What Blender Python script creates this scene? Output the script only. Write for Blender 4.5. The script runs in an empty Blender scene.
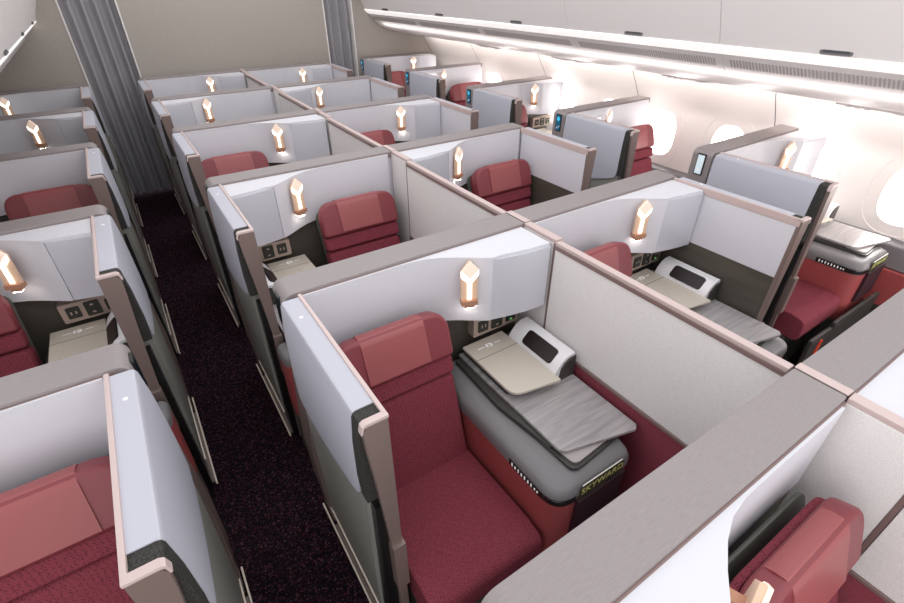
import bpy, bmesh, math, random
from mathutils import Vector, Matrix
random.seed(7)
PI = math.pi
sc = bpy.context.scene
COL = sc.collection

# ------------------------------------------------------------------ materials
def srgb(r, g, b):
    f = lambda c: (c/12.92 if c <= .04045 else ((c+.055)/1.055)**2.4)
    return (f(r/255), f(g/255), f(b/255), 1)

def mat(name, col, rough=.5, metal=0, emit=None, estr=0, noise=None, bump=None, col2=None, coat=0, spec=.5):
    m = bpy.data.materials.new(name); m.use_nodes = True
    nt = m.node_tree; b = nt.nodes['Principled BSDF']
    b.inputs['Base Color'].default_value = col
    b.inputs['Roughness'].default_value = rough
    b.inputs['Metallic'].default_value = metal
    b.inputs['Specular IOR Level'].default_value = spec
    if coat: b.inputs['Coat Weight'].default_value = coat
    if emit:
        b.inputs['Emission Color'].default_value = emit
        b.inputs['Emission Strength'].default_value = estr
    tc = nt.nodes.new('ShaderNodeTexCoord')
    if noise:
        sx, sy, sz, detail, lo, hi = noise
        mp = nt.nodes.new('ShaderNodeMapping'); mp.inputs['Scale'].default_value = (sx, sy, sz)
        nt.links.new(tc.outputs['Object'], mp.inputs['Vector'])
        n = nt.nodes.new('ShaderNodeTexNoise'); n.inputs['Scale'].default_value = 1; n.inputs['Detail'].default_value = detail
        nt.links.new(mp.outputs[0], n.inputs['Vector'])
        r = nt.nodes.new('ShaderNodeValToRGB')
        r.color_ramp.elements[0].position = lo; r.color_ramp.elements[1].position = hi
        r.color_ramp.elements[0].color = col2; r.color_ramp.elements[1].color = col
        nt.links.new(n.outputs['Fac'], r.inputs['Fac'])
        nt.links.new(r.outputs['Color'], b.inputs['Base Color'])
    if bump:
        s, strength = bump
        n2 = nt.nodes.new('ShaderNodeTexNoise'); n2.inputs['Scale'].default_value = s; n2.inputs['Detail'].default_value = 3
        nt.links.new(tc.outputs['Object'], n2.inputs['Vector'])
        bp = nt.nodes.new('ShaderNodeBump'); bp.inputs['Strength'].default_value = strength; bp.inputs['Distance'].default_value = .002
        nt.links.new(n2.outputs['Fac'], bp.inputs['Height'])
        nt.links.new(bp.outputs['Normal'], b.inputs['Normal'])
    return m

def woven_red(name, c1, c2, c3):
    m = bpy.data.materials.new(name); m.use_nodes = True
    nt = m.node_tree; b = nt.nodes['Principled BSDF']; b.inputs['Roughness'].default_value = .85
    b.inputs['Specular IOR Level'].default_value = .25
    tc = nt.nodes.new('ShaderNodeTexCoord')
    mp = nt.nodes.new('ShaderNodeMapping'); mp.inputs['Rotation'].default_value = (.6, .5, .6)
    mp.inputs['Scale'].default_value = (150, 160, 150)
    nt.links.new(tc.outputs['Object'], mp.inputs['Vector'])
    v = nt.nodes.new('ShaderNodeTexVoronoi'); v.inputs['Scale'].default_value = 1; v.inputs['Randomness'].default_value = .45
    nt.links.new(mp.outputs[0], v.inputs['Vector'])
    r = nt.nodes.new('ShaderNodeValToRGB')
    r.color_ramp.elements[0].position = .18; r.color_ramp.elements[0].color = c3
    r.color_ramp.elements[1].position = .5; r.color_ramp.elements[1].color = c1
    e = r.color_ramp.elements.new(.3); e.color = c2
    nt.links.new(v.outputs['Distance'], r.inputs['Fac'])
    nt.links.new(r.outputs['Color'], b.inputs['Base Color'])
    bp = nt.nodes.new('ShaderNodeBump'); bp.inputs['Strength'].default_value = .35; bp.inputs['Distance'].default_value = .002
    nt.links.new(v.outputs['Distance'], bp.inputs['Height']); nt.links.new(bp.outputs['Normal'], b.inputs['Normal'])
    return m

def wood_mat(name):
    m = bpy.data.materials.new(name); m.use_nodes = True
    nt = m.node_tree; b = nt.nodes['Principled BSDF']; b.inputs['Roughness'].default_value = .3
    tc = nt.nodes.new('ShaderNodeTexCoord')
    mp = nt.nodes.new('ShaderNodeMapping'); mp.inputs['Scale'].default_value = (2.2, 26, 8); mp.inputs['Rotation'].default_value = (0, 0, .12)
    nt.links.new(tc.outputs['Object'], mp.inputs['Vector'])
    n = nt.nodes.new('ShaderNodeTexNoise'); n.inputs['Scale'].default_value = 1.6; n.inputs['Detail'].default_value = 7; n.inputs['Distortion'].default_value = .9
    nt.links.new(mp.outputs[0], n.inputs['Vector'])
    r = nt.nodes.new('ShaderNodeValToRGB')
    r.color_ramp.elements[0].position = .33; r.color_ramp.elements[0].color = srgb(150, 145, 146)
    r.color_ramp.elements[1].position = .7; r.color_ramp.elements[1].color = srgb(186, 180, 180)
    nt.links.new(n.outputs['Fac'], r.inputs['Fac']); nt.links.new(r.outputs['Color'], b.inputs['Base Color'])
    return m

def carpet_mat(name):
    m = bpy.data.materials.new(name); m.use_nodes = True
    nt = m.node_tree; b = nt.nodes['Principled BSDF']; b.inputs['Roughness'].default_value = 1; b.inputs['Specular IOR Level'].default_value = .05
    tc = nt.nodes.new('ShaderNodeTexCoord')
    v = nt.nodes.new('ShaderNodeTexVoronoi'); v.inputs['Scale'].default_value = 170
    nt.links.new(tc.outputs['Object'], v.inputs['Vector'])
    sx = nt.nodes.new('ShaderNodeSeparateColor'); nt.links.new(v.outputs['Color'], sx.inputs[0])
    r = nt.nodes.new('ShaderNodeValToRGB'); r.color_ramp.interpolation = 'CONSTANT'
    els = [(0, (22, 17, 22)), (.45, (34, 24, 30)), (.72, (66, 34, 44)), (.84, (42, 36, 50)), (.93, (84, 56, 66))]
    r.color_ramp.elements[0].color = srgb(*els[0][1]); r.color_ramp.elements[1].position = els[1][0]; r.color_ramp.elements[1].color = srgb(*els[1][1])
    for p, c in els[2:]:
        e = r.color_ramp.elements.new(p); e.color = srgb(*c)
    nt.links.new(sx.outputs[0], r.inputs['Fac']); nt.links.new(r.outputs['Color'], b.inputs['Base Color'])
    return m

def bulkhead_mat(name):
    m = bpy.data.materials.new(name); m.use_nodes = True
    nt = m.node_tree; b = nt.nodes['Principled BSDF']; b.inputs['Roughness'].default_value = .7
    tc = nt.nodes.new('ShaderNodeTexCoord')
    mp = nt.nodes.new('ShaderNodeMapping'); mp.inputs['Scale'].default_value = (70, 1, 150); mp.inputs['Rotation'].default_value = (0, .5, 0)
    nt.links.new(tc.outputs['Object'], mp.inputs['Vector'])
    n = nt.nodes.new('ShaderNodeTexNoise'); n.inputs['Scale'].default_value = 1; n.inputs['Detail'].default_value = 4
    nt.links.new(mp.outputs[0], n.inputs['Vector'])
    r = nt.nodes.new('ShaderNodeValToRGB')
    r.color_ramp.elements[0].position = .3; r.color_ramp.elements[0].color = srgb(160, 152, 144)
    r.color_ramp.elements[1].position = .7; r.color_ramp.elements[1].color = srgb(178, 170, 162)
    nt.links.new(n.outputs['Fac'], r.inputs['Fac']); nt.links.new(r.outputs['Color'], b.inputs['Base Color'])
    return m

M = {}
M['panel'] = mat('pale_panel', srgb(216, 215, 221), .45, bump=(900, .05))
M['satin'] = mat('satin_panel', srgb(214, 214, 221), .34, metal=.25)
M['door_pale'] = mat('padded_door_skin', srgb(190, 190, 200), .5, bump=(700, .08))
M['linen'] = mat('linen_divider', srgb(236, 232, 230), .8, noise=(300, 300, 300, 2, .3, .65), col2=srgb(222, 218, 216), bump=(600, .1))
M['cap'] = mat('grey_ledge', srgb(151, 142, 141), .5, noise=(40, 400, 200, 2, .3, .7), col2=srgb(142, 133, 133))
M['rose'] = mat('rose_trim', srgb(206, 186, 182), .4, metal=.15)
M['trim'] = mat('taupe_trim', srgb(136, 114, 110), .4, metal=.2)
M['post'] = mat('taupe_post', srgb(132, 114, 108), .38, metal=.2)
M['olive'] = mat('olive_panel', srgb(88, 83, 74), .5, noise=(6, 6, 30, 4, .3, .7), col2=srgb(78, 73, 66))
M['green'] = mat('grey_green_panel', srgb(148, 147, 140), .5)
M['gold'] = mat('champagne_metal', srgb(236, 222, 206), .3, metal=.3)
M['mesh'] = mat('dark_mesh', srgb(58, 56, 52), .7, noise=(260, 260, 260, 1, .4, .6), col2=srgb(28, 27, 25), bump=(260, .6))
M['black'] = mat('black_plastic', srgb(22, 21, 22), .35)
M['glossblack'] = mat('black_glass', srgb(30, 16, 18), .4)
M['darkgap'] = mat('dark_gap', srgb(60, 60, 66), .6)
M['fabric'] = woven_red('red_weave', srgb(136, 60, 72), srgb(120, 51, 63), srgb(84, 39, 50))
M['redpanel'] = mat('red_leather_panel', srgb(167, 79, 79), .45, bump=(200, .1))
M['redfabric'] = mat('red_fabric_panel', srgb(150, 66, 80), .85, noise=(300, 300, 300, 1, .35, .6), col2=srgb(128, 54, 67))
M['leather'] = mat('red_leather', srgb(134, 60, 66), .38, bump=(160, .12))
M['leather2'] = mat('red_leather_cover', srgb(158, 83, 84), .36, bump=(220, .08))
M['greytop'] = mat('console_grey', srgb(126, 124, 125), .4)
M['wood'] = wood_mat('grey_wood')
M['tray'] = mat('champagne_tray', srgb(216, 206, 192), .38, metal=.12)
M['hood'] = mat('white_hood', srgb(242, 240, 242), .3)
M['dark'] = mat('dark_plastic', srgb(62, 60, 57), .45)
M['leaf'] = mat('pale_leaf', srgb(176, 168, 166), .4)
M['white_mark'] = mat('white_print', srgb(250, 250, 250), .5, emit=(1, 1, 1, 1), estr=.15)
M['seatshell'] = mat('seat_shell_grey', srgb(92, 93, 86), .5)
M['orange'] = mat('orange_strap', srgb(240, 76, 40), .6)
M['copper'] = mat('copper', srgb(232, 198, 170), .4, metal=.1)
M['copper_dk'] = mat('copper_dark', srgb(196, 146, 118), .4, metal=.3)
M['glow'] = mat('lamp_tube', srgb(255, 250, 240), .4, emit=(1, .9, .76, 1), estr=2.0)
M['downglow'] = mat('lamp_down_light', srgb(255, 250, 240), .4, emit=(1, .93, .84, 1), estr=16)
M['glowcap'] = mat('lamp_cap', srgb(240, 214, 196), .4, emit=(1, .78, .64, 1), estr=.3)
M['screen'] = mat('screen_blue', srgb(10, 26, 40), .2, emit=(.02, .16, .3, 1), estr=.5)
M['screen_off'] = mat('screen_off', srgb(18, 26, 36), .25)
M['screen_cyan'] = mat('screen_cyan', srgb(30, 120, 160), .3, emit=(.06, .55, .8, 1), estr=.8)
M['screen_pale'] = mat('screen_pale', srgb(200, 215, 222), .3, emit=(.75, .85, .9, 1), estr=.3)
M['led'] = mat('green_led', srgb(120, 220, 120), .4, emit=(.5, 1, .4, 1), estr=.08)
M['socket'] = mat('socket_dark', srgb(48, 50, 46), .4)
M['outlet'] = mat('outlet_taupe', srgb(186, 166, 154), .4, metal=.2)
M['pocket'] = mat('dark_plum_pocket', srgb(52, 24, 34), .6)
M['card'] = mat('card_dark', srgb(60, 64, 40), .4)
M['yellow'] = mat('card_yellow', srgb(228, 226, 140), .5)
M['cardwhite'] = mat('card_white', srgb(240, 236, 228), .5)
M['bulkhead'] = bulkhead_mat('bulkhead_weave')
M['curtain'] = mat('charcoal_curtain', srgb(168, 166, 170), .7, noise=(300, 300, 300, 2, .3, .7), col2=srgb(152, 150, 154), spec=.3)
M['carpet'] = carpet_mat('dark_carpet')
M['wall'] = mat('cabin_wall', srgb(247, 241, 237), .55)
M['bin'] = mat('bin_white', srgb(240, 235, 233), .4)
M['bin_lip'] = mat('bin_lip_light', srgb(250, 248, 246), .35, emit=(1, .97, .95, 1), estr=.55)
M['grille'] = mat('grille_grey', srgb(196, 189, 186), .5)
M['handle'] = mat('bin_handle_grey', srgb(96, 92, 94), .35)
M['ledge'] = mat('sidewall_ledge_grey', srgb(120, 118, 120), .4)
M['daylight'] = mat('window_daylight', srgb(255, 255, 255), .5, emit=(1, .98, .96, 1), estr=9)
M['hull'] = mat('hull_backing', srgb(120, 114, 112), .8)

# ------------------------------------------------------------------ mesh helpers
class MB:
    """collects shapes; local frame (u across, v towards the viewer, z up)"""
    def __init__(s, sx=1, flip=False, W=0, vy=-1):
        s.bm = bmesh.new(); s.sx = sx; s.flip = flip; s.W = W; s.vy = vy; s.mi = 0; s.mats = []
    def _mp(s, co):
        u = (s.W - co[0]) if s.flip else co[0]
        return (s.sx*u, s.vy*co[1], co[2])
    def _add(s, b, bv=0, seg=2, mtx=None, amin=.5):
        bmesh.ops.recalc_face_normals(b, faces=b.faces)
        if bv > 0:
            es = [e for e in b.edges if len(e.link_faces) == 2 and e.calc_face_angle(0) > amin]
            bmesh.ops.bevel(b, geom=es, offset=bv, segments=seg, profile=.5, affect='EDGES', clamp_overlap=True)
        if mtx is not None: bmesh.ops.transform(b, matrix=mtx, verts=b.verts)
        vm = {}
        for v in b.verts: vm[v] = s.bm.verts.new(s._mp(v.co))
        for f in b.faces:
            try: nf = s.bm.faces.new([vm[v] for v in f.verts]); nf.material_index = s.mi
            except ValueError: pass
        b.free()
    def box(s, u0, u1, v0, v1, z0, z1, bv=.003, seg=2, mtx=None):
        b = bmesh.new()
        c = [(u, v, z) for u in (u0, u1) for v in (v0, v1) for z in (z0, z1)]
        vs = [b.verts.new(p) for p in c]
        for f in ((0,1,3,2), (4,6,7,5), (0,4,5,1), (2,3,7,6), (0,2,6,4), (1,5,7,3)): b.faces.new([vs[i] for i in f])
        s._add(b, bv, seg, mtx); return s
    def ext(s, pts, axis, a0, a1, bv=0, seg=2, mtx=None, amin=.5):
        """polygon pts in the plane normal to axis, extruded a0..a1"""
        b = bmesh.new()
        def w(p, a):
            return {'u': (a, p[0], p[1]), 'v': (p[0], a, p[1]), 'z': (p[0], p[1], a)}[axis]
        A = [b.verts.new(w(p, a0)) for p in pts]; B = [b.verts.new(w(p, a1)) for p in pts]
        n = len(pts)
        b.faces.new(A[::-1]); b.faces.new(B)
        for i in range(n): b.faces.new([A[i], A[(i+1) % n], B[(i+1) % n], B[i]])
        s._add(b, bv, seg, mtx, amin); return s
    def loft(s, loops, closed_ends=True, bv=0):
        b = bmesh.new()
        L = [[b.verts.new(p) for p in lp] for lp in loops]; n = len(loops[0])
        for i in range(len(L)-1):
            for j in range(n): b.faces.new([L[i][j], L[i][(j+1) % n], L[i+1][(j+1) % n], L[i+1][j]])
        if closed_ends: b.faces.new(L[0][::-1]); b.faces.new(L[-1])
        s._add(b, bv); return s
    def mesh(s, name, mats, smooth=.62):
        bmesh.ops.recalc_face_normals(s.bm, faces=s.bm.faces)
        for f in s.bm.faces: f.smooth = True
        for e in s.bm.edges:
            e.smooth = len(e.link_faces) == 2 and e.calc_face_angle(0) < smooth
        me = bpy.data.meshes.new(name); s.bm.to_mesh(me); s.bm.free()
        for m in (mats if isinstance(mats, (list, tuple)) else [mats]): me.materials.append(m)
        return me

def rp(pts, r, n=6):
    """round polygon corners; r is a number or a list"""
    out = []; N = len(pts)
    for i, p in enumerate(pts):
        ri = r[i] if isinstance(r, (list, tuple)) else r
        p = Vector(p); a = Vector(pts[i-1]); c = Vector(pts[(i+1) % N])
        if ri <= 0: out.append(tuple(p)); continue
        d1 = (a-p); d2 = (c-p); l1 = d1.length; l2 = d2.length; d1.normalize(); d2.normalize()
        ang = d1.angle(d2)
        t = min(ri/math.tan(ang/2), l1*.49, l2*.49)
        q1 = p+d1*t; q2 = p+d2*t
        for k in range(n+1):
            f = k/n
            out.append(tuple((q1*(1-f)+p*f)*(1-f)+(p*(1-f)+q2*f)*f))
    return out

def rect(a0, a1, b0, b1): return [(a0, b0), (a1, b0), (a1, b1), (a0, b1)]

CACHE = {}
def cached(key, fn):
    if key not in CACHE: CACHE[key] = fn()
    return CACHE[key]

def tag(o, label, cat, group=None):
    o['label'] = label; o['category'] = cat
    if group: o['group'] = group
    return o
def thing(name, label, cat, loc, group=None):
    o = bpy.data.objects.new(name, None); o.empty_display_size = .05; COL.objects.link(o); o.location = loc
    return tag(o, label, cat, group)
def part(name, me, parent=None, loc=(0, 0, 0), label=None):
    o = bpy.data.objects.new(name, me); COL.objects.link(o)
    if parent is not None: o.parent = parent
    o.location = loc
    md = o.modifiers.new('weighted', 'WEIGHTED_NORMAL'); md.keep_sharp = True
    if label: o['label'] = label
    return o
def struct(name, me, parent=None):
    o = part(name, me, parent)
    if parent is None: o['kind'] = 'structure'
    return o

# ------------------------------------------------------------------ layout
S = 1.15; H = 1.2
XL, XR = -.974, 1.0
CAM = (-1.0506139947*S, -.1429672244*S, H+.7053270234*S)
COLS = {'L': dict(x=-1.39, s=-1, W=.93, off=-.09), 'C': dict(x=XL, s=1, W=.974, off=0),
        'D': dict(x=XR, s=-1, W=1.0-.012, off=0), 'R': dict(x=1.47, s=1, W=.945, off=.116)}
CW = {'L': 'by the left wall', 'C': 'left of the centre divider', 'D': 'right of the centre divider', 'R': 'by the windows'}
ROWW = {0: 'cut-off corner suite', 1: 'nearest full row', 2: 'second full row', 3: 'third full row', 4: 'fourth full row', 5: 'last row at the bulkhead'}
def typeA(col, k):      # True: seat on the aisle side, console on the inner side
    lefty = k % 2 == 1  # odd rows: every seat on the left half of its suite (seen from the camera)
    return (not lefty) if col == 'D' else lefty

# ------------------------------------------------------------------ suite pieces
def build_partition(col, k):
    c = COLS[col]; s, W = c['s'], c['W']; A = typeA(col, k); y0 = k*S + c['off']
    th = thing('suite_shell', LAB['part'](col, k), 'partition', (c['x'] + s*W/2, y0, 0), 'white suite partitions with grey top ledges')
    th['kind'] = 'thing'; off = (-s*W/2, 0, 0)
    kk = (col, A)
    mb = lambda flip=False: MB(s, flip and not A, W)
    def P(name, fn, mats, parent=th, label=None):
        me = cached(('part', name, kk), lambda: fn().mesh(name, mats))
        return part(name, me, parent, off if parent is th else (0, 0, 0), label)
    r = .035
    def f():
        pts = [(W, 1.2), (r, 1.2)]
        pts += [(r-r*math.sin(a), 1.2-r+r*math.cos(a)) for a in [PI/2*i/6 for i in range(1, 7)]]
        pts += [(0, .92), (.02, .92), (.02, 1.165), (W, 1.165)]
        return mb().ext(pts, 'v', -.12, 0, bv=.004)
    P('top_ledge', f, M['cap'])
    def f():
        return mb().box(.035, W-.008, -.002, .006, 1.168, 1.190, bv=.002)
    P('ledge_trim', f, M['trim'])
    def f():
        pro = [(0, .92), (-.004, .8), (-.014, .65), (-.022, .48), (-.018, .25), (-.006, .08), (-.004, 0)]
        pts = pro + [(.03, 0), (.03, .92)]
        return mb().ext(pts, 'v', -.12, 0, bv=.004)
    P('aisle_column', f, M['post'])
    def f(): return mb().box(.02, W, -.115, -.006, .005, 1.166, bv=0)
    P('wall_core', f, M['panel'])
    def f(): return mb().box(.021, W-.008, -.006, .004, .01, .915, bv=.001)
    P('lower_panel', f, M['olive'])
    # padded lamp panel: flush at the seat, swelling forward towards the console
    lo, hi = (.062, W-.021) if A else (.03, W-.062)
    prof = [(lo, .012), (.36, .012), (.44, .013), (.50, .022), (.55, .042), (.60, .072), (.65, .108), (.69, .136), (.7092, .146)]
    prof2 = [(.7102, .1464), (.75, .156), (.80, .167), (.86, .177), (hi, .184)]
    def f(): return mb(True).ext([(.7092, 0), (lo, 0)] + prof, 'z', .912, 1.1782, bv=.0025, amin=.9)
    P('lamp_panel', f, M['panel'])
    def f(): return mb(True).ext([(hi, .0), (.7102, .0)] + [(a, b-.004) for a, b in prof2], 'z', .912, 1.178, bv=.002, amin=.9)
    P('cabinet_door', f, M['satin'])
    def f(): return mb(True).ext([(hi, -.004), (lo, -.004)] + prof + [(a, b-.012) for a, b in prof2[1:]], 'z', 1.1785, 1.189, bv=0)
    P('panel_ledge', f, M['panel'])
    # outlets
    od = 0 if A else 1.006-W
    if k <= 3:
        def f(): return mb(True).ext(rp(rect(.70-od, .938-od, .765, .858), .008), 'v', .004, .05, bv=.003, amin=.9)
        o = P('outlet_panel', f, M['outlet'])
        for i, (a, b) in enumerate(((.722-od, .772-od), (.79-od, .846-od), (.866-od, .916-od))):
            def f(a=a, b=b, i=i):
                m = mb(True); z0, z1 = ((.785, .84), (.778, .848), (.785, .84))[i]
                m.ext(rp(rect(a, b, z0, z1), .006), 'v', .05, .056, bv=.002, amin=.9)
                m.mi = 1; q = (a+b)/2
                if i == 1:
                    m.box(q-.006, q+.006, .056, .058, .828, .836, bv=0); m.box(q-.006, q+.006, .056, .058, .792, .799, bv=0)
                elif i == 2:
                    m.mi = 2; m.box(q-.006, q+.006, .056, .059, .79, .80, bv=.001)
                    m.mi = 1; m.box(q-.012, q+.012, .056, .057, .818, .822, bv=0)
                else:
                    for d in (-.009, .009): m.box(q+d-.003, q+d+.003, .056, .057, .806, .82, bv=0)
                return m
            me = cached(('sock', i, kk), lambda: f().mesh('socket', [M['socket'], M['outlet'], M['led']]))
            part('socket', me, o)
    # row display on the aisle end of the ledge
    if k >= 1:
        def f(): return mb().ext(rp(rect(-.086, -.034, 1.06, 1.18), .006), 'u', -.005, .01, bv=.002, amin=.9)
        d = P('row_display', f, M['black'])
        pale = (col == 'R' and k == 1); lit = col == 'R'
        def f():
            m = mb(); m.box(-.0065, -.004, -.08, -.04, 1.067, 1.173, bv=0)
            if lit and not pale:
                m.mi = 1; m.ext([(-.06+.013*math.cos(t*PI/8), 1.148+.015*math.sin(t*PI/8)) for t in range(16)], 'u', -.0075, -.006)
                m.mi = 2; m.box(-.0075, -.006, -.052, -.045, 1.092, 1.10, bv=0); m.box(-.0075, -.006, -.07, -.062, 1.08, 1.09, bv=0)
            elif pale:
                m.mi = 2; m.box(-.0075, -.006, -.066, -.056, 1.082, 1.094, bv=0)
            return m
        me = cached(('scr', pale, kk), lambda: f().mesh('screen', [M['screen_pale'] if pale else M['screen'] if lit else M['screen_off'], M['screen_cyan'], M['white_mark']]))
        part('screen', me, d)
    # the right-hand shell of the centre pair carries the short wing and its pale joint strip
    if col == 'D':
        def f(): return mb().box(W-.018, W+.0105, -.12, .0, 1.1985, 1.2025, bv=.001)
        P('joint_strip', f, M['rose'])
        def f():
            m = mb(); m.box(W-.016, W+.018, .003, .178, .01, 1.185, bv=.002); return m
        P('center_wing', f, M['linen'])
        def f(): return mb().box(W-.018, W+.016, .003, .184, 1.185, 1.2, bv=.002)
        P('wing_cap', f, M['rose'])
        def f(): return mb().box(W-.017, W+.020, .178, .190, .01, 1.186, bv=.002)
        P('wing_post', f, M['trim'])
    return th

def build_lamp(col, k):
    c = COLS[col]; s, W = c['s'], c['W']; A = typeA(col, k); y0 = k*S + c['off']
    uc, v0, z0 = (.632 if A else .615 if col == 'D' else .58 if k == 0 else .565 if col == 'L' else .602), (.094 if A or k == 0 else .08), 1.0
    u = uc if A else W-uc
    # the panel is turned a little here: stand the lamp square to it
    th = thing('wall_lamp', LAB['lamp'](col, k), 'lamp', (c['x']+s*u, y0-v0, z0), 'copper wall lamps')
    ang = math.atan2(.036, .05)*.55
    th.rotation_euler = (0, 0, (-ang if (s == 1) == A else ang))
    mb = lambda: MB(1, False, 0)
    w = .032
    def f():
        m = mb(); m.ext([(-w, .028), (w, .028), (w, .15), (0, .192), (-w, .15)], 'v', .018, .030, bv=.002); return m
    part('lamp_body', cached('lb', lambda: f().mesh('lamp_body', M['copper'])), th)
    def f(): return mb().box(-.012, .012, -.012, .02, .07, .12, bv=.002)
    part('bracket', cached('lbr', lambda: f().mesh('bracket', M['copper_dk'])), th)
    def f():
        y = [(-w-.001, .128), (-w-.001, .155), (0, .120), (w+.001, .155), (w+.001, .132), (.008, .104), (.008, .032), (-.008, .032), (-.008, .104)]
        return mb().ext(y, 'v', .030, .0355, bv=.0015)
    part('light_tube', cached('lt', lambda: f().mesh('light_tube', M['glow'])), th, label='glowing white Y-shaped light tube')
    def f(): return mb().ext([(0, .121), (w, .156), (0, .192), (-w, .156)], 'v', .030, .039, bv=.002)
    part('diamond_cap', cached('ldc', lambda: f().mesh('diamond_cap', M['glowcap'])), th)
    def f():
        m = mb(); m.box(-.031, .031, .01, .042, .008, .030, bv=.002); m.box(-.018, .018, .014, .038, -.004, .009, bv=.002); return m
    part('lamp_base', cached('lba', lambda: f().mesh('lamp_base', M['copper_dk'])), th)
    def f(): return mb().box(-.014, .014, .016, .036, -.007, -.0035, bv=0)
    part('down_light', cached('ldl', lambda: f().mesh('down_light', M['downglow'])), th)
    return th

def build_door(col, k):
    c = COLS[col]; s, W = c['s'], c['W']; y0 = k*S + c['off']
    th = thing('aisle_screen', LAB['door'](col, k), 'door', (c['x']+s*.03, y0-.3, 0), 'sliding suite doors along the aisles')
    th['kind'] = 'thing'; off = (-s*.03, .3, 0)
    mb = lambda: MB(s, False, W)
    def P(name, fn, mats, parent=th, label=None):
        me = cached(('door', name, s, W), lambda: fn().mesh(name, mats))
        return part(name, me, parent, off if parent is th else (0, 0, 0), label)
    top = [(.046, 1.195), (.0, 1.195), (-.007, 1.192), (-.012, 1.182), (-.019, 1.10), (-.022, 1.0)]
    def prof(zb):
        return top + [(-.0235, (zb+1.0)/2), (-.0225, zb), (.02, zb-.004), (.046, zb)]
    def f():
        loops = []
        for v, zb in ((.02, .80), (.10, .785), (.22, .795), (.36, .825), (.48, .86), (.53, .88), (.543, .90), (.55, .95)):
            loops.append([(u, v, z) for u, z in prof(zb)])
        m = mb(); m.loft(loops, bv=0); return m
    P('outer_pad', f, M['door_pale'])
    def f():
        m = mb(); m.box(.046, .058, .009, .5985, 1.165, 1.2, bv=.003); return m
    P('top_rail', f, M['rose'])
    def f(): return mb().box(.045, .056, .02, .59, .922, 1.165, bv=.002)
    P('inner_pad', f, M['panel'])
    def f(): return mb().box(.044, .053, .02, .59, .03, .921, bv=.001)
    P('inner_lower_panel', f, M['olive'])
    def f():
        loops = []
        prof_ = ((.044, .9), (-.012, .9), (-.015, .7), (-.013, .5), (-.009, .3), (-.003, .12), (.003, .02), (.044, .02))
        for v, dv in ((.012, 0), (.1, 0), (.3, 0), (.48, 0), (.555, 1)):
            loops.append([(u, v-dv*(.045*max(0, .75-z)/.5 if z > .25 else .045), z) for u, z in prof_])
        return mb().loft(loops)
    P('outer_lower_panel', f, M['green'])
    gp = [(.046, 1.192), (.0, 1.192), (-.007, 1.189), (-.011, 1.18), (-.018, 1.10), (-.021, .98), (-.018, .90), (.046, .90)]
    def f(): return mb().ext(gp, 'v', .55, .588, bv=0)
    P('end_gasket', f, M['mesh'])
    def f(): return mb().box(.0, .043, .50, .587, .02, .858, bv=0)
    P('gap_shade_box', f, M['black'])  # black box, stands in for the shade in the gap behind the post
    def f():
        return mb().ext([(-.0135, 1.17), (-.0085, 1.193), (0, 1.199), (.058, 1.199), (.058, 1.189), (.002, 1.189), (-.004, 1.186), (-.0085, 1.168)], 'v', .589, .608, bv=.002, amin=.9)
    P('post_rim', f, M['rose'])
    def f():
        out = rp([(.056, 1.188), (.002, 1.188), (-.008, 1.17), (-.004, 1.10), (.006, .98), (.014, .86), (.024, .70), (.030, .4), (.026, .01), (.058, .01)], [.002, .008, .02, .05, .05, .06, .05, .05, 0, 0])
        return mb().ext(out, 'v', .588, .606, bv=.003, amin=.9)
    P('front_post', f, M['post'])
    def f(): return mb().ext(rp([(.022, .46), (.063, .46), (.063, .685), (.022, .685)], .006), 'v', .575, .620, bv=.004, amin=.9)
    P('latch', f, M['post'])
    def f():
        m = mb()
        m.box(-.009, .004, .006, .50, .112, .124, bv=.002)
        m.box(-.019, -.011, -.11, .57, .003, .012, bv=.002)
        return m
    P('kick_strip', f, M['gold'])
    P('sill', lambda: mb().box(-.010, .012, .02, .55, .003, .009, bv=.001), M['post'])
    def f(): return mb().ext([(.018+.006*math.cos(t*PI/8), .13+.006*math.sin(t*PI/8)) for t in range(16)], 'z', 1.1945, 1.1965)
    P('indicator_dot', f, M['hood'], label='small white indicator dot')
    def f():
        loops = []
        for z, u in ((.86, -.0145), (.7, -.0155), (.5, -.0135), (.3, -.0095), (.13, -.0035)):
            loops.append([(u-.002, .012, z), (u-.002, .028, z), (u+.01, .028, z), (u+.01, .012, z)])
        return mb().loft(loops)
    P('side_frame', f, M['post'])
    return th

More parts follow.
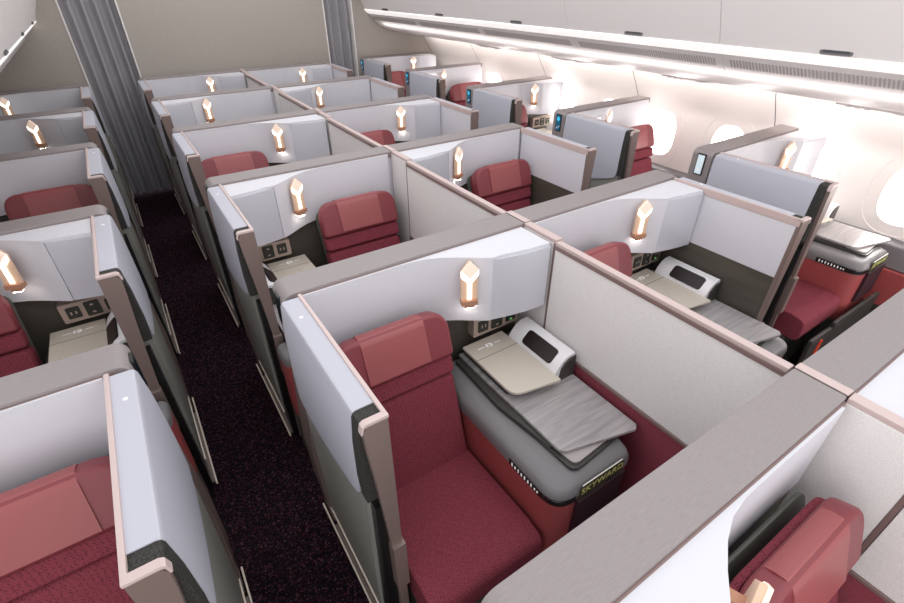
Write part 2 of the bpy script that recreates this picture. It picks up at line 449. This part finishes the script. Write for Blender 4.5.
def build_seat(col, k):
    c = COLS[col]; s, W = c['s'], c['W']; A = typeA(col, k); y0 = k*S + c['off']
    u0, u1 = .078, .510
    uc = (u0+u1)/2; u = uc if A else W-uc
    th = thing('passenger_seat', LAB['seat'](col, k), 'seat', (c['x']+s*u, y0-.45, 0), 'dark red suite seats')
    mb = lambda: MB(1, False, 0)
    hw = (u1-u0)/2
    off = (0, .48, 0)
    key = ('seat',)
    def P(name, fn, mats, parent=th, label=None):
        me = cached(key+(name,), lambda: fn().mesh(name, mats))
        return part(name, me, parent, off if parent is th else (0, 0, 0), label)
    # backrest plane: v = .34 at z .42 rising to v = .13 at z 1.03
    tilt = math.atan2(.20, .62)
    T = Matrix.Translation((0, .345, .40)) @ Matrix.Rotation(tilt, 4, 'X')   # local y -> out of the back, z -> along the back
    def f():
        m = mb(); m.ext(rp(rect(-hw, hw, 0, .405), .03), 'v', -.085, .0, bv=.022, seg=4, mtx=T, amin=.9); return m
    P('backrest', f, M['fabric'])
    def f():
        m = mb(); m.ext(rp(rect(-hw, hw, .408, .482), .02), 'v', -.06, .012, bv=.018, seg=4, mtx=T, amin=.9); return m
    P('neck_roll', f, M['fabric'])
    def f():
        m = mb(); m.ext(rp(rect(-hw-.002, hw+.002, .485, .665), [.02, .02, .085, .085], n=8), 'v', -.034, .03, bv=.022, seg=5, mtx=T, amin=.9); return m
    hd = P('headrest', f, M['leather'])
    def f():
        path = [(-.02, .668), (0, .670), (.018, .667), (.030, .655), (.0345, .635), (.0345, .58), (.036, .50)]
        q = [(a, b) for a, b in path] + [(a-.005, b-.004) for a, b in path[::-1]]
        m = mb()
        m.ext(q, 'u', -.118, .118, bv=0, mtx=T); return m
    P('headrest_cover', f, M['leather2'], label='smooth leather flap over the headrest')
    def f():
        m = mb()
        pts = rp([(.30, .33), (.765, .31), (.765, .445), (.68, .462), (.30, .445)], [.01, .04, .045, .05, .01])
        m.ext(pts, 'u', -hw, hw, bv=.03, seg=4, amin=.9); return m
    P('seat_cushion', f, M['fabric'])
    def f():
        m = mb(); m.ext(rp(rect(-hw+.004, hw-.004, .45, .645), [.01, .01, .07, .07]), 'v', -.058, -.037, bv=.008, mtx=T, amin=.9); return m
    P('back_pad', f, M['fabric'])
    def f():
        m = mb(); m.box(-hw+.01, hw-.01, .14, .70, .005, .325, bv=.004); return m
    P('seat_base', f, M['seatshell'])
    def f():
        m = mb(); m.ext(rp(rect(-hw+.005, hw-.005, .02, .625), [.03, .03, .05, .05]), 'v', -.10, -.087, bv=.006, mtx=T, amin=.9); return m
    P('back_shell', f, M['seatshell'])
    return th

def build_console(col, k, full=True):
    c = COLS[col]; s, W = c['s'], c['W']; A = typeA(col, k); y0 = k*S + c['off']
    flip = not A
    W0 = W
    if flip: W = 1.010
    uc = .73; u = uc if A else W-uc
    th = thing('side_console', LAB['cons'](col, k), 'console', (c['x']+s*u, y0-.4, 0), 'grey-topped suite consoles')
    off = (-s*u, .4, 0)
    mb = lambda: MB(s, flip, W)
    def P(name, fn, mats, parent=th, label=None):
        me = cached(('cons', name, s, flip, W), lambda: fn().mesh(name, mats))
        return part(name, me, parent, off if parent is th else (0, 0, 0), label)
    U0, U1, V1 = (.524 if A else 1.01-W0+.524), .872, .752
    outl = rp([(U0+.03, .03), (U0, .20), (U0, V1), (U1, V1), (U1, .03)], [0, .05, .085, .03, 0], n=8)
    if flip:
        UO = W-.020
        outl = rp([(U0+.03, .03), (U0, .20), (U0, V1), (UO, V1), (UO, .635), (U1, .635), (U1, .03)], [0, .05, .085, .05, .01, .01, 0], n=8)
    def shrink(d):
        if flip: return rp([(U0+.03+d, .03), (U0+d, .20), (U0+d, V1-d), (UO-d, V1-d), (UO-d, .635+d*.5), (U1, .635+d*.5), (U1, .03)], [0, .05, .08, .05, .01, .01, 0], n=8)
        return rp([(U0+.03+d, .03), (U0+d, .20), (U0+d, V1-d), (U1-.0, V1-d), (U1, .03)], [0, .05, .08, .02, 0], n=8)
    def f(): return mb().ext(outl, 'z', .281, .592, bv=.002, amin=.9)
    P('red_side', f, M['redpanel'], label='dark red leather side')
    def f(): return mb().ext(shrink(.006), 'z', .005, .28, bv=.002, amin=.9)
    P('plinth', f, M['seatshell'])
    def f():
        lo = []
        for d, z in ((.0, .593), (-.002, .62), (.002, .64), (.014, .655), (.04, .664), (.07, .668)):
            lo.append([(a, b, z) for a, b in shrink(d)])
        return mb().loft(lo)
    P('grey_top', f, M['greytop'])
    # control strip round the front inner corner
    def f():
        base = [(a, b) for a, b in outl if b > .52 and a < .64]
        base = [(U0, .52)] + [q for q in base if q[1] > .521]
        m = mb()
        q = [(a-.003 if a < .6 else a, b+.003 if b > .7 else b) for a, b in base]
        m.ext(q + [(a+.02, b-.02) for a, b in base[::-1]], 'z', .596, .624, bv=0)
        m.mi = 1
        for i in range(7): m.box(U0-.0045, U0-.002, .535+i*.0165, .541+i*.0165, .602, .617-.002*(i % 2), bv=0)
        for i in range(2): m.box(U0-.0045, U0-.002, .651+i*.013, .657+i*.013, .605, .613, bv=0)
        return m
    P('control_strip', f, [M['black'], M['white_mark']])
    # magazine pocket on the front face
    def f():
        m = mb(); m.box(.612, U1-.035, V1-.002, V1+.016, .40, .60, bv=.003); return m
    P('magazine_pocket', f, M['pocket'])
    # table stack
    def f(): return mb().ext([(.61, .05), (.60, .35), (.63, .60), (.92, .64), (.92, .05)], 'z', .662, .689, bv=.003)
    P('table_housing', f, M['dark'])
    def f(): return mb().ext(rp([(.62, .50), (.632, .712), (.875, .69), (.89, .50)], [0, .035, .03, 0]), 'z', .671, .681, bv=.002, amin=.9)
    P('slide_tray', f, M['dark'])
    def f(): return mb().ext(rp([(.64, .50), (.648, .698), (.865, .678), (.875, .50)], [0, .03, .025, 0]), 'z', .6812, .690, bv=.002, amin=.9)
    P('slide_leaf', f, M['leaf'])
    def f(): return mb().ext(rp([(.632, .04), (.637, .645), (.925, .715), (.944, .70), (.944, .04)], [0, .035, .012, .006, 0]), 'z', .6905, .7045, bv=.003, amin=.9)
    P('table_leaf', f, M['wood'], label='grey wood-grain table leaf')
    def f(): return mb().ext([(.65, .055), (.65, .33), (.70, .37), (.84, .38), (.84, .055)], 'z', .705, .736, bv=.002)
    P('tray_riser', f, M['dark'])
    def f():
        m = mb(); pts = rp([(.64, .055), (.64, .385), (.846, .42), (.846, .055)], [.004, .055, .006, 0], n=7)
        m.ext(pts, 'z', .7365, .749, bv=.003, amin=.9)
        m.mi = 1; m.box(.642, .846, .158, .1605, .7485, .7492, bv=0)
        return m
    t = P('cocktail_tray', f, [M['tray'], M['dark']], label='champagne metal tray with a white printed emblem')
    def f():
        m = mb(); cu, cv, z0, z1 = .742, .105, .749, .7497
        ring = lambda r0, r1, x, a0, a1: [(x+r1*math.cos(a0+(a1-a0)*i/12), cv+r1*math.sin(a0+(a1-a0)*i/12)) for i in range(13)] + [(x+r0*math.cos(a0+(a1-a0)*i/12), cv+r0*math.sin(a0+(a1-a0)*i/12)) for i in range(12, -1, -1)]
        m.ext(ring(.009, .012, cu+.003, -2.2, 2.2), 'z', z0, z1)
        m.ext(ring(.004, .007, cu+.003, -2.6, 2.2), 'z', z0, z1)
        m.ext([(cu-.016, cv-.009), (cu-.006, cv-.012), (cu-.008, cv), (cu-.012, cv+.011), (cu-.018, cv+.006)], 'z', z0, z1)
        for a in (-.055, .026):
            for i in range(5): m.box(cu+a+i*.0062, cu+a+i*.0062+.0045, cv-.0022, cv+.0022, z0, z1, bv=0)
        return m
    me = cached(('cons', 'emblem', s, flip, W), lambda: f().mesh('printed_emblem', M['white_mark']))
    part('printed_emblem', me, t)
    # white hood with its dark window
    hp = [(.838, .706), (.846, .745), (.860, .772), (.882, .796), (.908, .810), (.944, .813), (.944, .706)]
    def f(): return mb().ext(hp, 'v', .10, .385, bv=.003, amin=.9)
    h = P('hood', f, M['hood'], label='white curved hood beside the tray')
    def f(): return mb().ext([(.868, .706), (.874, .762), (.892, .785), (.912, .797), (.944, .80), (.944, .706)], 'v', .385, .392, bv=0)
    me = cached(('cons', 'hend', s, flip, W), lambda: f().mesh('hood_end', M['dark'])); part('hood_end', me, h)
    a = Vector((.852, .757)); b = Vector((.905, .8095)); d = (b-a).normalized(); nrm = Vector((-d.y, d.x))
    L = (b-a).length
    Th = Matrix(((d.x, 0, nrm.x, a.x), (0, 1, 0, 0), (d.y, 0, nrm.y, a.y), (0, 0, 0, 1)))
    def f():
        return mb().ext(rp(rect(.004, L-.004, .175, .345), .018, n=6), 'z', .001, .0085, bv=.002, mtx=Th, amin=.9)
    me = cached(('cons', 'hwin', s, flip, W), lambda: f().mesh('hood_window', M['glossblack'])); part('hood_window', me, h, label='dark glossy window')
    return th

def build_card(col, k, label):
    c = COLS[col]; s, W = c['s'], c['W']; y0 = k*S + c['off']
    x = c['x'] + s*.722; y = y0-.752-.006
    th = thing('safety_card', label, 'card', (x, y, .40), None)
    w, h = .098, .262
    m = MB(1); m.ext(rp(rect(-w, w, .19, h), .004), 'v', -.002, .002, bv=0)
    m.mi = 1; m.box(-w+.004, w-.004, -.003, .0, h-.006, h+.002, bv=0)
    part('card_sheet', m.mesh('card_sheet', [M['card'], M['cardwhite']]), th)
    cu = bpy.data.curves.new('lettering', 'FONT'); cu.body = 'SKYWARD'; cu.size = .042; cu.align_x = 'CENTER'; cu.extrude = .0004
    to = bpy.data.objects.new('lettering', cu)
    dg = bpy.context.evaluated_depsgraph_get()
    COL.objects.link(to); dg.update()
    me = bpy.data.meshes.new_from_object(to.evaluated_get(dg)); COL.objects.unlink(to); bpy.data.objects.remove(to)
    me.transform(Matrix.Translation((0, -.0028, .224)) @ Matrix.Rotation(PI/2, 4, 'X'))
    me.materials.clear(); me.materials.append(M['yellow'])
    part('lettering', me, th)
    return th

def build_divider(k):
    y0 = k*S; v0, v1 = .191, S-.125
    th = thing('center_divider', LAB['div'](k), 'divider', (.002, y0-(v0+v1)/2, 0), 'centre dividers between paired suites')
    off = (0, (v0+v1)/2, 0)
    def P(name, fn, mats, label=None):
        me = cached(('div', name), lambda: fn().mesh(name, mats)); return part(name, me, th, off, label)
    mb = lambda: MB(1)
    P('screen_panel', lambda: mb().box(-.012, .012, v0, v1, .752, 1.182, bv=.002), M['linen'])
    P('top_rail', lambda: mb().box(-.014, .014, v0, v1, 1.182, 1.197, bv=.003), M['rose'])
    P('side_trim', lambda: mb().box(-.0165, -.0125, v0, v1, 1.168, 1.182, bv=.001), M['trim'])
    def f():
        m = mb(); m.box(-.018, .018, v0, v1, .738, .752, bv=.003); return m
    P('bottom_rail', f, M['trim'])
    P('lower_fabric', lambda: mb().box(-.012, .012, v0, v1, .01, .738, bv=.002), M['redfabric'], label='dark red fabric lower panel')
    return th

# ------------------------------------------------------------------ labels
CP = {'L': 'across the dark aisle', 'C': 'between dark aisle and centre divider', 'D': 'between centre divider and far aisle', 'R': 'under the windows'}
RP = {0: 'sixth row from the bulkhead', 1: 'fifth row from the bulkhead', 2: 'fourth row from the bulkhead', 3: 'third row from the bulkhead', 4: 'second row from the bulkhead', 5: 'row against the bulkhead'}
def lab_part(col, k): return f'white grey-ledged partition, {RP[k]}, {CP[col]}'
def lab_lamp(col, k): return f'copper wall lamp, {RP[k]}, {CP[col]}'
def lab_door(col, k): return f'pale sliding door, {RP[k]}, {CP[col]}'
def lab_seat(col, k): return f'dark red seat, {RP[k]}, {CP[col]}'
def lab_cons(col, k): return f'grey console, {RP[k]}, {CP[col]}'
def lab_div(k): return f'linen centre divider between paired suites, {RP[k]}'
LAB = dict(part=lab_part, lamp=lab_lamp, door=lab_door, seat=lab_seat, cons=lab_cons, div=lab_div)

# ------------------------------------------------------------------ assemble suites
SEATS = {'L': (1, 2, 3), 'C': (0, 1, 2, 3), 'D': (1, 2, 3), 'R': (1, 2, 3, 4, 5)}
CONS = {'L': (2,), 'C': (1, 2, 3), 'D': (1,), 'R': (1, 3)}
for col in 'LCDR':
    for k in range(0, 6):
        if k == 0 and col in 'LR': continue
        build_partition(col, k)
        if not (k == 0 and col == 'D'): build_lamp(col, k)
        if k >= 1: build_door(col, k)
        if k in SEATS[col]: build_seat(col, k)
        if k in CONS[col]: build_console(col, k)
for k in range(0, 6): build_divider(k)
def build_flaps():
    c = COLS['R']; y0 = S + c['off']
    th = thing('leg_barrier', 'low dark folding flap barrier with orange strap before the seat under the windows', 'flap', (c['x']+.4, y0-.795, 0))
    for i, (a, b, h) in enumerate(((-.33, -.09, .365), (-.08, .50, .39))):
        m = MB(1); m.ext(rp(rect(a, b, .01, h), .012), 'v', -.010, .010, bv=.004, amin=.9)
        m.box(a+.015, b-.015, .0095, .012, h-.035, h-.027, bv=0)
        o = part('flap', m.mesh('flap', M['dark']), th)
        if i == 0:
            m = MB(1); m.ext(rp([(-.225, .19), (-.207, .19), (-.19, .325), (-.212, .325)], .003), 'v', .010, .017, bv=.001)
            part('pull_strap', m.mesh('pull_strap', M['orange']), o, label='orange pull strap')
        m = MB(1); m.box(a+.02, a+.05, -.012, .012, 0, .02, bv=.002); m.box(b-.05, b-.02, -.012, .012, 0, .02, bv=.002)
        part('flap_foot', m.mesh('flap_foot', M['black']), o)
build_flaps()
build_card('C', 1, 'safety card with yellow lettering in the pocket of the nearest console')
build_card('R', 1, 'safety card with yellow print in the console pocket under the windows')

# ------------------------------------------------------------------ the cabin
m = MB(1, vy=1); m.box(-2.75, 2.75, -1.6, 6.4, -.05, 0, bv=0); struct('floor', m.mesh('floor', M['carpet']))
YB = 5.99
m = MB(1, vy=1)
for x0, x1 in ((-2.75, -1.385), (-.93, 1.085), (1.43, 2.75)): m.box(x0, x1, YB, YB+.09, 0, 2.6, bv=.004)
struct('wall_back', m.mesh('wall_back', M['bulkhead']))
n = 0
for x0, x1 in ((-1.385, -.93), (1.085, 1.43)):
    for xx in (x0, x1):
        n += 1
        m = MB(1, vy=1); m.box(xx-.006, xx+.006, YB-.008, YB+.095, 0, 2.6, bv=.002); struct(f'trim_{n}', m.mesh('trim', M['bin']))

def curtain(x0, x1, label):
    th = thing('curtain', label, 'curtain', ((x0+x1)/2, YB+.07, .02), 'charcoal aisle curtains')
    m = MB(1, vy=1); N = 120; w = x1-x0; folds = w/.1
    loops = []
    for z in (0, .5, 1.1, 1.7, 2.5):
        a = []; b = []
        for i in range(N+1):
            t = i/N; x = -w/2 + w*t
            ph = folds*2*PI*t + .35*math.sin(5*t+z*.8)
            y = .034*math.sin(ph) + .005*math.sin(2*ph+1) + .006*math.sin(z*2+t*9)
            a.append((x, y, z)); b.append((x, y+.004, z))
        loops.append(a+b[::-1])
    m.loft(loops); part('cloth', m.mesh('cloth', M['curtain'], smooth=1.2), th)
    m = MB(1, vy=1); m.box(-w/2, w/2, -.012, .012, 2.5, 2.525, bv=.003); part('curtain_rail', m.mesh('curtain_rail', M['bin']), th)
curtain(-1.379, -.936, 'wide charcoal pleated curtain hanging at the end of the dark-carpeted aisle')
curtain(1.091, 1.424, 'narrow charcoal curtain hanging between the centre and window suites')

# side wall: curved panels of two windows each, lined up with the suites
XW = 2.55
def oval(cy, cz, w, h, n=28, e=2.6):
    out = []
    for i in range(n):
        a = 2*PI*i/n; c, s_ = math.cos(a), math.sin(a)
        out.append((cy + w/2*math.copysign(abs(c)**(2/e), c), cz + h/2*math.copysign(abs(s_)**(2/e), s_)))
    return out
def side_panel(y0, y1, cys, sgn):
    bm = bmesh.new(); z0, z1 = .62, 1.10; CZ = .915
    def loop(pts, x): return [bm.verts.new((x*sgn, p[0], p[1])) for p in pts]
    outer = [(y0, z0), (y1, z0), (y1, z1), (y0, z1)]
    ov = loop(outer, XW); oe = [bm.edges.new((ov[i], ov[(i+1) % 4])) for i in range(4)]
    holes = []; edges = list(oe)
    for cy in cys:
        hv = loop(oval(cy, CZ, .255, .355), XW); he = [bm.edges.new((hv[i], hv[(i+1) % len(hv)])) for i in range(len(hv))]
        edges += he; holes.append((cy, hv))
    bmesh.ops.triangle_fill(bm, edges=edges, use_beauty=True)
    for cy, hv in holes:
        p2 = loop(oval(cy, CZ, .262, .362), XW+.012); p3 = loop(oval(cy, CZ, .235, .33), XW+.05)
        for A, B in ((hv, p2), (p2, p3)):
            for i in range(len(A)): bm.faces.new([A[i], A[(i+1) % len(A)], B[(i+1) % len(A)], B[i]])
    prof = [(2.55, 1.10), (2.545, 1.14), (2.525, 1.185), (2.49, 1.24), (2.45, 1.30), (2.415, 1.35), (2.385, 1.41)]
    a = [ov[3]]+[bm.verts.new((x*sgn, y0, z)) for x, z in prof[1:]]; b = [ov[2]]+[bm.verts.new((x*sgn, y1, z)) for x, z in prof[1:]]
    for i in range(len(a)-1): bm.faces.new([a[i], b[i], b[i+1], a[i+1]])
    bmesh.ops.recalc_face_normals(bm, faces=bm.faces)
    for f in bm.faces: f.smooth = True
    for e in bm.edges: e.smooth = len(e.link_faces) == 2 and e.calc_face_angle(0) < .7
    me = bpy.data.meshes.new('wall_panel'); bm.to_mesh(me); bm.free(); me.materials.append(M['wall'])
    return me
wn = 0
for i in range(-2, 5):
    y0 = 1.476 + (i-1)*S; cys = (y0+S/2-.288, y0+S/2+.288)
    y1 = min(y0+S, YB)
    cys = tuple(c for c in cys if c < YB-.25)
    struct('wall_right', side_panel(y0+.003, y1-.003, cys, 1))
    for cy in cys:
        wn += 1
        m = MB(1, vy=1); m.ext(oval(cy, .915, .24, .336), 'u', XW+.048, XW+.056)
        w = part(f'window_{wn}', m.mesh('window_pane', M['daylight'])); w['kind'] = 'structure'
        m = MB(1, vy=1)
        o1 = oval(cy, .915, .40, .50); o2 = oval(cy, .915, .388, .488)
        m.loft([[(XW-.0005, a, b) for a, b in o1], [(XW-.0045, a*.5+a2*.5, b*.5+b2*.5) for (a, b), (a2, b2) in zip(o1, o2)], [(XW-.0005, a, b) for a, b in o2]], closed_ends=False)
        part('window_surround', m.mesh('window_surround', M['wall']), w)
m = MB(1, vy=1); m.box(2.63, 2.66, -1.6, YB, 0, 1.7, bv=0)
struct('wall_outer', m.mesh('hull', M['hull']))
m = MB(1, vy=1); m.ext([(-2.63, 0), (-2.63, 1.0), (-2.56, 1.2), (-2.40, 1.42), (-2.45, 1.5), (-2.7, 1.3), (-2.7, 0)], 'v', -1.6, YB)
struct('wall_left', m.mesh('wall_left', M['wall']))
# grey ledge and red lining below the windows
m = MB(1, vy=1); m.ext(rp([(2.47, .505), (2.49, .64), (2.56, .665), (2.62, .665), (2.62, .505)], [.006, .02, .01, 0, 0]), 'v', -1.6, YB, bv=.002, amin=.9)
struct('trim_5', m.mesh('trim', M['ledge']))
m = MB(1, vy=1); m.box(2.44, 2.47, -1.6, YB, .27, .504, bv=.003); struct('wall_lower', m.mesh('wall_lower', M['redpanel']))
m = MB(1, vy=1); m.box(2.435, 2.48, -1.6, YB, 0, .268, bv=.003); struct('baseboard_right', m.mesh('baseboard', M['dark']))

# overhead bins
def overhead(sgn, y0, y1, label):
    th = thing('overhead_bin', label, 'overhead bin', (sgn*1.7, (y0+y1)/2, 1.42), 'white overhead bins')
    off = (-sgn*1.7, -(y0+y1)/2, -1.42)
    mk = lambda: MB(sgn, vy=1)
    g = .002
    door = [(1.36, 2.25), (1.43, 2.07), (1.497, 1.925), (1.545, 1.815), (1.575, 1.745), (1.592, 1.706)]
    m = mk(); m.ext(door + [(a+.02, b+.008) for a, b in door[::-1]], 'v', y0+g, y1-g, bv=0); part('bin_door', m.mesh('bin_door', M['bin']), th, off)
    m = mk(); m.ext(rp([(1.587, 1.705), (1.590, 1.697), (1.606, 1.683), (1.632, 1.662), (1.64, 1.668), (1.60, 1.71)], .004), 'v', y0, y1); part('light_lip', m.mesh('light_lip', M['bin_lip']), th, off)
    vp = [(1.633, 1.660), (1.665, 1.625), (1.70, 1.588), (1.724, 1.564)]
    m = mk(); m.ext(vp + [(a+.012, b+.012) for a, b in vp[::-1]], 'v', y0+g, y1-g)
    g_ = part('air_grille', m.mesh('air_grille', M['bin']), th, off)
    m = mk(); nsl = 60
    for i in range(nsl):
        yy = y0+.05+(y1-y0-.1)*i/(nsl-1)
        m.ext([(1.654, 1.636), (1.692, 1.595), (1.693, 1.5965), (1.655, 1.6375)], 'v', yy-.0045, yy+.0045, mtx=Matrix.Translation((-.0012, 0, -.0012)))
    part('slot_row', m.mesh('slot_row', M['grille']), g_)
    yc = (y0+y1)/2
    m = mk()
    Th = Matrix.Translation((1.5835, yc, 1.726)) @ Matrix.Rotation(math.atan2(.03, .07), 4, 'Y')
    m.ext(rp(rect(-.068, .068, -.014, .014), .012), 'u', -.0035, .004, bv=.0015, mtx=Th, amin=.9)
    hn = part('handle', m.mesh('handle', M['handle']), th, off)
    m = mk(); m.ext(rp(rect(-.056, .056, -.007, .007), .006), 'u', -.0045, -.003, mtx=Th); part('handle_grip', m.mesh('handle_grip', M['darkgap']), hn)
    return th
BN = ['fifth', 'fourth', 'third', 'second', 'first']
for i in range(5):
    y0 = .346+1.13*i-0; y1 = y0+1.13 if i < 4 else YB-.002
    overhead(1, y0, y1, f'white overhead bin above the windows, {BN[i]} from the bulkhead')
for i in (1, 2, 3, 4):
    y0 = .346+1.13*i; y1 = y0+1.13 if i < 4 else YB-.002
    overhead(-1, y0, y1, f'white overhead bin across the dark aisle, opposite the windows, {BN[i]} from the bulkhead')
nt = 5
for sgn in (1, -1):
    nt += 1
    up = [(1.724, 1.563), (1.752, 1.540), (1.80, 1.51), (1.88, 1.48), (2.0, 1.452), (2.12, 1.436), (2.26, 1.428), (2.395, 1.425)]
    m = MB(sgn, vy=1); m.ext(up + [(a, b+.02) for a, b in up[::-1]], 'v', -1.6 if sgn == 1 else 2.0, YB-.002); struct(f'trim_{nt}', m.mesh('trim', M['bin']))
for i, yc in enumerate((.80, 1.93, 3.06, 4.19)):
    th = thing('speaker_vent_panel', f'white reading light and speaker panel under the {BN[i]} bin from the bulkhead', 'service panel', (2.16, yc, 1.4205), 'overhead service panels')
    m = MB(1, vy=1); m.ext(rp(rect(-.075, .075, -.17, .22), .03), 'z', .001, .017, bv=.004, amin=.9, mtx=Matrix.Rotation(.06, 4, 'Y')); part('housing', m.mesh('housing', M['bin']), th)
    m = MB(1, vy=1); m.ext(oval(0, -.08, .085, .11, 20, 2), 'z', -.003, .002); part('speaker_grille', m.mesh('speaker_grille', M['grille']), th)
    m = MB(1, vy=1)
    for q in (.07, .115, .16): m.ext(rp(rect(-.045, .045, q-.014, q+.014), .01), 'z', -.003, .002)
    part('reading_lights', m.mesh('reading_lights', M['grille']), th)

# ------------------------------------------------------------------ light
w = bpy.data.worlds.new('World'); sc.world = w; w.use_nodes = True
wt = w.node_tree; bg = wt.nodes['Background']
tcw = wt.nodes.new('ShaderNodeTexCoord'); sep = wt.nodes.new('ShaderNodeSeparateXYZ'); rmp = wt.nodes.new('ShaderNodeValToRGB')
wt.links.new(tcw.outputs['Generated'], sep.inputs[0]); wt.links.new(sep.outputs['Z'], rmp.inputs['Fac'])
rmp.color_ramp.elements[0].position = .0; rmp.color_ramp.elements[0].color = (1, .98, .985, 1)
rmp.color_ramp.elements[1].position = .9; rmp.color_ramp.elements[1].color = (.55, .56, .58, 1)
wt.links.new(rmp.outputs['Color'], bg.inputs[0]); bg.inputs[1].default_value = 1.55
def area(name, loc, rot, sx, sy, power, col=(1, 1, 1)):
    l = bpy.data.lights.new(name, 'AREA'); l.shape = 'RECTANGLE'; l.size = sx; l.size_y = sy; l.energy = power; l.color = col
    o = bpy.data.objects.new(name, l); COL.objects.link(o); o.location = loc; o.rotation_euler = rot; o['kind'] = 'structure'
    return o
area('ceiling_light', (-.1, 2.6, 2.75), (0, 0, 0), 1.6, 8, 18, (1, .97, .96))
area('sidewall_wash_light', (2.24, 2.2, 1.39), (0, math.radians(-62), 0), .08, 7.2, 8, (1, .93, .88))

area('bin_underside_fill', (1.70, 2.2, 1.525), (0, math.radians(-105), 0), .03, 7.2, 3, (1, .95, .92))  # added fill lamp that brightens the bin undersides, not a cabin fitting

# ------------------------------------------------------------------ camera
cd = bpy.data.cameras.new('Camera'); cam = bpy.data.objects.new('Camera', cd); COL.objects.link(cam); sc.camera = cam
F, YAW, PIT, ROLL = 479.60198993, .57969568750, .59389871626, -.00446428847
cd.sensor_width = 36; cd.sensor_fit = 'HORIZONTAL'; cd.lens = F*36/904; cd.clip_start = .02
f0 = Vector((math.sin(YAW), math.cos(YAW), 0)); r0 = Vector((math.cos(YAW), -math.sin(YAW), 0)); u0 = Vector((0, 0, 1))
fw = f0*math.cos(PIT)-u0*math.sin(PIT); up = u0*math.cos(PIT)+f0*math.sin(PIT)
rt = r0*math.cos(ROLL)+up*math.sin(ROLL); up2 = up*math.cos(ROLL)-r0*math.sin(ROLL)
R = Matrix((rt, up2, -fw)).transposed().to_4x4(); R.translation = Vector(CAM); cam.matrix_world = R

sc.view_settings.view_transform = 'Standard'; sc.view_settings.look = 'None'; sc.view_settings.gamma = 1
sc.view_settings.use_curve_mapping = False; sc.view_settings.exposure = .24
